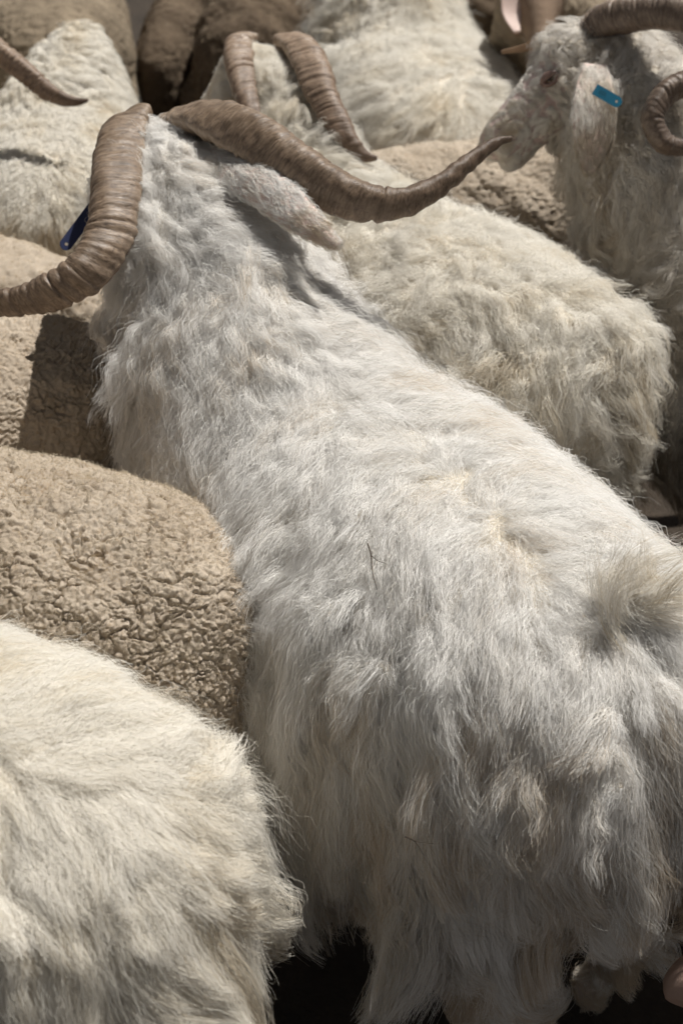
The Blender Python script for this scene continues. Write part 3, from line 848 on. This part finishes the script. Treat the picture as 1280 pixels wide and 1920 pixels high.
# ---- sheep
def sheep(loc, label, B, mat, wool=(.0046, .0105, .0036, .0062), fuzz=60000, res=1, seed=0, fuzzmat='fuzz'):
    """short dense wool: knobbly staples with dark cracks between them, modelled in the mesh, and a thin fuzz"""
    o = tag(empty("sheep", loc), label, "sheep", "sheep among the goats")
    me = B.me
    if res:
        refine(me, res)
    p = coords(me); n = vnormals(me)
    reg = B.region(p); B.vreg = reg
    q = p + Noise(.03, seed + 1, out=3)(p) * .0018 + Noise(.010, seed + 2, out=3)(p) * .0005
    s1, s2, a1, a2 = wool
    f1, f2, cr = voronoi(q, s1, seed); h1, h2, cr2 = voronoi(q + .7, s2, seed + 5); g1_, g2_, cr3 = voronoi(q + Noise(.05, seed + 8, out=3)(p) * .006 + .3, s2 * 2.4, seed + 9)
    knob = np.clip(1 - f1 * 1.05, 0, 1) ** .6 * a1 * (.5 + cr)
    crack = np.clip((h2 - h1) / .16, 0, 1) ** .6 * a1 * .65 * (.6 + .6 * cr2)
    seam = -np.clip(1 - (g2_ - g1_) / .075, 0, 1) * a2 * np.clip(.5 + Noise(.10, seed + 4)(p) * .9, 0, 1)
    lump = Noise(.14, seed + 6)(p) * .003 + Noise(.035, seed + 7)(p) * .0009
    d = (knob + crack + seam) + lump
    d = np.where(reg >= 2, d * .15, d)
    setco(me, p + n * d[:, None])
    put("body", me, mat, o)
    if fuzz:
        fur = Fur()
        def fld(P, N, vid):
            r = RNG.normal(size=P.shape); L = unit(r - N * (r * N).sum(1)[:, None]); o1 = np.ones(len(P))
            return dict(L=L, len=.0050 * o1, lift=.8 * o1, amp=.0004 * o1, wl=.004 * o1, cs=.4 * o1, fz=.0008 * o1)
        comb(me, int(fuzz * Q), seen(coords(me), vnormals(me), .1, -.2), fld, fur, big=.01, small=.004, cb=.2, K=4, r0=.00011, r1=.00006, wrap=0, sag=0, seed=seed)
        fur.build("wool_fuzz", M[fuzzmat], o)
    return o

s1 = sheep((-.5, 1.2, 0), "tan woolly sheep rump at the left edge between two white goats", Beast((-.138, 1.145), (-.78, 1.25), (-1.02, 1.32, .82), (-1.16, 1.36, .68), girth=1.2, top=.685, voxel=.0065, sheep=True), M['wool'], res=4, seed=1, fuzz=65000)
s2 = sheep((-.65, 1.58, 0), "tan sheep at the left edge with horn shadows falling across its flank", Beast((-.31, 1.60), (-.90, 1.52), (-1.13, 1.48, .8), (-1.27, 1.45, .66), girth=1.08, top=.665, voxel=.0075, sheep=True), M['wool'], res=3, seed=2, fuzz=15000)
s3 = sheep((-.7, 1.9, 0), "tan sheep back showing as a thin strip under the left horn", Beast((-.40, 1.88), (-1.0, 1.90), (-1.25, 1.92, .8), (-1.4, 1.92, .66), sc=.95, girth=.8, top=.64, voxel=.010), M['wool'], res=1, seed=3, fuzz=15000)
s4 = sheep((.25, 2.3, 0), "small tan sheep whose back shows beside the goat's muzzle", Beast((.02, 2.36), (.5, 2.33), (.72, 2.32, .7), (.86, 2.3, .6), sc=.9, girth=.9, top=.60, voxel=.010), M['wool'], res=2, seed=4, fuzz=10000)
s5 = sheep((-.65, 3.2, 0), "dusty grey brown sheep rump in the upper left corner", Beast((-.60, 2.93), (-.72, 3.5), (-.78, 3.72, .8), (-.8, 3.9, .66), girth=1.1, top=.68, voxel=.010), M['wool_dark'], res=1, seed=5, fuzz=30000)
s6 = sheep((-.2, 3.3, 0), "brown sheep rump at the top edge behind the far horned goat", Beast((-.22, 2.98), (-.15, 3.5), (-.12, 3.7, .8), (-.1, 3.85, .66), sc=.95, girth=.78, top=.66, voxel=.011), M['wool_brown'], res=1, seed=6, fuzz=15000)
s7 = sheep((-.42, 3.4, 0), "slim brown sheep at the top edge beside the dusty sheep", Beast((-.41, 3.15), (-.38, 3.6), (-.36, 3.8, .7), (-.35, 3.95, .6), sc=.8, girth=.55, top=.56, voxel=.011), M['wool_brown'], res=1, seed=7, fuzz=8000)
s8 = sheep((.5, 2.9, 0), "dark tan sheep at the top edge behind the profile face, one pale ear hanging", Beast((.62, 3.35), (.43, 2.92), (.36, 2.72, .80), (.36, 2.56, .70), sc=.95, girth=.9, top=.64, voxel=.011), M['wool_dark'], res=1, seed=8, fuzz=12000)
s10 = sheep((.33, 3.5, 0), "dark brown sheep at the top edge behind the pale goat's rump", Beast((.34, 3.22), (.36, 3.75), (.37, 3.95, .8), (.38, 4.1, .66), sc=.95, girth=.95, top=.66, voxel=.012), M['wool_brown'], res=0, seed=10, fuzz=6000)  # added dark sheep, covers sunlit ground in the top gap
s11 = sheep((-.02, 3.9, 0), "dark brown sheep far back in the gap at the top edge", Beast((-.30, 3.72), (.22, 3.80), (.42, 3.85, .8), (.56, 3.9, .66), sc=.98, girth=1.0, top=.68, voxel=.012), M['wool_brown'], res=0, seed=11, fuzz=6000)  # another added dark sheep, fills the bright gap further back
s12 = sheep((.63, 1.3, 0), "brown sheep glimpsed at the right edge between two white goats' rumps", Beast((.565, 1.13), (.70, 1.50), (.76, 1.62, .74), (.84, 1.72, .62), sc=.95, girth=1.0, top=.62, voxel=.011), M['wool_dark'], res=0, seed=12, fuzz=4000)  # added sheep, nearly out of view, casts shade on the lower right ground
s9 = sheep((.75, .88, 0), "sheep at the lower right edge, only its pink sunlit muzzle showing", Beast((1.0, .98), (.49, .91), (.445, .90, .44), (.312, .848, .328), sc=.85, girth=.85, top=.56, voxel=.007, detail=True), M['wool_pink'], res=0, seed=9, fuzz=0)
ear("ear", s8, [(.305, 2.69, .79), (.31, 2.655, .739), (.318, 2.614, .712)], [.012, .018, .006], ((1, 0, 0), (0, -1, .2), .4), M['earpink'], None)

# ------------------------------------------------------------------ tail, eye, tags and what clings to the fleeces
def wisp_tail(o, base, tip, mat, seed, wisps=34, per=50):
    """a short tail whose long hair fans upward and over to one side in separate wisps"""
    base, tip = V(*base), V(*tip)
    me = mesh_from(*loft([(*base, .010, .010), (*((base + tip) / 2), .007, .007), (*tip, .004, .004)], (1, 0, 0), nv=12)); me.name = "tail"
    t = put("tail", me, M['hide'], o)
    r = np.random.default_rng(seed); fur = Fur(seed)
    K = 14; q = np.linspace(0, 1, K)
    for i in range(wisps):
        th = math.radians(r.uniform(-50, 140)); ln = r.uniform(.05, .115) * (1.0 if th > .2 else .6)
        d = unit(V(math.cos(th), r.normal() * .22 + .05, math.sin(th)))
        root = base + (tip - base) * r.uniform(.1, .9) + V(r.normal() * .014, r.normal() * .014, r.normal() * .006)
        bend = V(.9, .1, -.55) * ln * r.uniform(.25, .7)
        side = unit(np.cross(d, V(0, 1, 0)))
        ph = r.uniform(0, 6.28); wv = r.uniform(.002, .006)
        path = root + d[None] * (ln * q)[:, None] + bend[None] * (q ** 2.2)[:, None] + side[None] * (wv * np.sin(q * 7 + ph) * q)[:, None]
        off = r.normal(size=(per, 3)) * .0055
        spread = r.uniform(.35, 1.25)
        X = path[None] + off[:, None] * (1 + (spread - 1) * q[None, :, None])
        sc = r.uniform(.45, 1.08, per)[:, None, None]
        X = root + off[:, None] * .2 + (X - root - off[:, None] * .2) * sc
        X = X + (np.sin(q[None] * r.uniform(4, 14, (per, 1)) + r.uniform(0, 6.28, (per, 1))) * .0016 * q[None])[..., None] * unit(r.normal(size=(per, 1, 3)))
        N = unit(np.broadcast_to(V(.1, -.1, 1.0), (per, 3)) + off / .0055 * .25)
        fur.add(X, np.full(per, .00013), .00006, N, dirt=r.uniform(-.25, .25))
    fur.build("tail_hair", mat, t)
wisp_tail(g1, (.250, .998, .668), (.262, .985, .705), M['tailhair'], 801)

def eye(parent, target, B, up, r=.0105):
    from mathutils.bvhtree import BVHTree
    me = B.me
    tr = BVHTree.FromPolygons([tuple(v.co) for v in me.vertices], [tuple(p.vertices) for p in me.polygons])
    p, n, _, _ = tr.find_nearest(Vector(target))
    p = np.array(p); n = np.array(n); u = unit(np.asarray(up) - n * (np.asarray(up) @ n)); w = np.cross(u, n)
    def ball(c, a, b, d, nu=20, nv=14):
        vs, F = [], []
        for i in range(nv + 1):
            th = math.pi * i / nv
            for j in range(nu):
                ph = 2 * math.pi * j / nu
                vs.append(c + w * a * math.sin(th) * math.cos(ph) + u * b * math.sin(th) * math.sin(ph) + n * d * math.cos(th))
        for i in range(nv):
            for j in range(nu):
                k = (j + 1) % nu
                F.append((i * nu + j, (i + 1) * nu + j, (i + 1) * nu + k, i * nu + k))
        return mesh_from(vs, F)
    e = put("eye", ball(p - n * .0045, r, r * .95, r), M['eye'], parent)
    put("pupil", ball(p + n * (r - .0047), r * .48, r * .17, .0008), M['pupil'], e)
    vs, F = [], []
    nu, nv = 30, 10
    for i in range(nu):
        a = 2 * math.pi * i / nu
        top = max(0, math.sin(a))
        mr = .0035 + .0022 * top
        c = p + w * (r * 1.08) * math.cos(a) + u * (r * .58) * math.sin(a) + n * (.0015 + .003 * top)
        o_ = unit(w * math.cos(a) + u * math.sin(a))
        for j in range(nv):
            b = 2 * math.pi * j / nv
            vs.append(c + o_ * mr * math.cos(b) + n * mr * math.sin(b))
    for i in range(nu):
        for j in range(nv):
            F.append((i * nv + j, ((i + 1) % nu) * nv + j, ((i + 1) % nu) * nv + (j + 1) % nv, i * nv + (j + 1) % nv))
    put("eyelid", mesh_from(vs, F), M['lid'], e)
eye(g4, (.297, 2.017, .822), B4, B4.hup)
eye(g4, np.array(B4.poll) * 2 - np.array(B4.poll) + B4.hd * B4.HL * .33 + B4.hup * -.02 * B4.HL - B4.hside * np.sign((V(.297, 2.017, .822) - B4.poll) @ B4.hside) * .3 * B4.HL, B4, B4.hup)

def ear_tag(parent, a, b, half, nrm, mat, printed=None):
    """a flat plastic tag from a to b, square at a, rounded with a rivet hole at b"""
    a, b = np.asarray(a), np.asarray(b)
    t_ = unit(b - a); n = unit(np.asarray(nrm) - t_ * (np.asarray(nrm) @ t_)); s_ = np.cross(n, t_)
    L = np.linalg.norm(b - a)
    out = [(-.0, -half), (0, half), (L - half, half)] + [(L - half + half * math.sin(q), half * math.cos(q)) for q in np.linspace(.2, math.pi - .2, 9)] + [(L - half, -half)]
    m = len(out)
    hole = [(L - half + .28 * half * math.cos(q), .28 * half * math.sin(q)) for q in np.linspace(0, 2 * math.pi, 12, endpoint=False)]
    bm = bmesh.new()
    def ring(pts, z): return [bm.verts.new(a + t_ * x + s_ * y + n * z) for x, y in pts]
    th = .0009
    to, ti, bo, bi = ring(out, th), ring(hole, th), ring(out, -th), ring(hole, -th)
    for o_, i_ in ((to, ti), (bo, bi)):
        es = [bm.edges.new((o_[k], o_[(k + 1) % m])) for k in range(m)] + [bm.edges.new((i_[k], i_[(k + 1) % 12])) for k in range(12)]
        bmesh.ops.triangle_fill(bm, edges=es, use_beauty=True)
    for k in range(m): bm.faces.new((to[k], to[(k + 1) % m], bo[(k + 1) % m], bo[k]))
    for k in range(12): bm.faces.new((ti[k], ti[(k + 1) % 12], bi[(k + 1) % 12], bi[k]))
    bmesh.ops.recalc_face_normals(bm, faces=bm.faces)
    me = bpy.data.meshes.new("ear_tag"); bm.to_mesh(me); bm.free()
    tg = put("ear_tag", me, mat, parent)
    return tg, (a, t_, s_, n, L)
ears4 = [c for c in g4.children if c.name.startswith("ear")]
TAGN = (-.15, -.80, .55)
tg4, (ta, tt_, ts_, tn_, tl_) = ear_tag(ears4[0], (.342, 1.905, .845), (.378, 1.893, .828), .0075, TAGN, M['tagblue'])
# stamped characters near the square end, dark on blue
fc = bpy.data.curves.new("tag_print", 'FONT'); fc.body = "005"; fc.size = .0075; fc.align_x = 'CENTER'; fc.align_y = 'CENTER'
fo = bpy.data.objects.new("print_tmp", fc); COL.objects.link(fo)
pm = bpy.data.meshes.new_from_object(fo.evaluated_get(bpy.context.evaluated_depsgraph_get()))
bpy.data.objects.remove(fo)
pc = coords(pm)
sgn = 1 if np.cross(tt_, ts_) @ tn_ > 0 else -1
setco(pm, ta + np.outer(pc[:, 0] + tl_ * .30, tt_) + np.outer(pc[:, 1] * sgn, ts_) + tn_ * .0014)
put("tag_print", pm, M['ink'], ears4[0]).name = "tag_print"
ears1 = [c for c in g1.children if c.name.startswith("ear")]
ear_tag(ears1[1], (-.290, 1.625, .806), (-.334, 1.578, .760), .0075, (.2, -.8, .5), M['tagnavy'])
ear("ear", g4, [(.290, 2.10, .850), (.268, 2.11, .838), (.236, 2.115, .830)], [.008, .006, .003], ((0, -.3, 1), (0, -1, .2), .3), M['straw_ear'], None)

def sprig(name, label, cat, pts, r, mat, group=None):
    """a thin bent stalk through pts, with a fork"""
    st = [(*p, rr, rr) for p, rr in zip(pts, np.linspace(r, r * .4, len(pts)))]
    v, f = loft(st, (0, .3, 1), nu=16, nv=6, rmin=.0001)
    q = np.array(pts)
    v2, f2 = loft([(*q[1], r * .6, r * .6), (*(q[1] + (q[2] - q[1]) * .5 + V(.006, 0, .003)), r * .4, r * .4), (*(q[1] + (q[2] - q[1]) * .7 + V(.013, 0, .004)), r * .25, r * .25)], (0, .3, 1), nu=8, nv=5, rmin=.0001)
    o = len(v); v = v + v2; f = f + [tuple(i + o for i in k) for k in f2]
    return tag(put(name, mesh_from(v, f), mat, None), label, cat, group)
sprig("twig", "thin dark twig caught upright in the central goat's back fleece", "twig", [(.024, 1.056, .705), (.027, 1.042, .702), (.028, 1.026, .695), (.032, 1.012, .686)], .0008, M['twig'])
sprig("twig", "small dark curved twig hanging low on the central goat's shaded flank", "twig", [(.056, .866, .523), (.064, .865, .519), (.070, .863, .510), (.074, .862, .501)], .0006, M['twig'])
sprig("straw", "pale straw bit stuck below the central goat's tail", "straw", [(.300, .868, .592), (.306, .862, .580), (.311, .858, .566), (.318, .856, .556)], .0012, M['straw'])

def burr(p, r, label, seed):
    bm = bmesh.new(); bmesh.ops.create_icosphere(bm, subdivisions=3, radius=r)
    me = bpy.data.meshes.new("burr"); bm.to_mesh(me); bm.free()
    c = coords(me); d = Noise(r * .9, seed)(c) * .22 + Noise(r * .4, seed + 1)(c) * .14
    c = c * (1 + d[:, None]) * V(1, .8, .75) + V(*p)
    setco(me, c); me.polygons.foreach_set("use_smooth", [True] * len(me.polygons))
    tag(put("burr", me, M['burr'], None), label, "burr", "dung burrs on the sheep's wool")
burr((-.226, 1.124, .649), .0062, "largest dark burr in the middle of the tan sheep's rump", 1)
burr((-.234, 1.100, .640), .0048, "dark burr just below the largest one on the tan sheep's rump", 2)
burr((-.160, 1.108, .628), .0050, "dark burr on the tan sheep's rump nearest the central goat", 3)
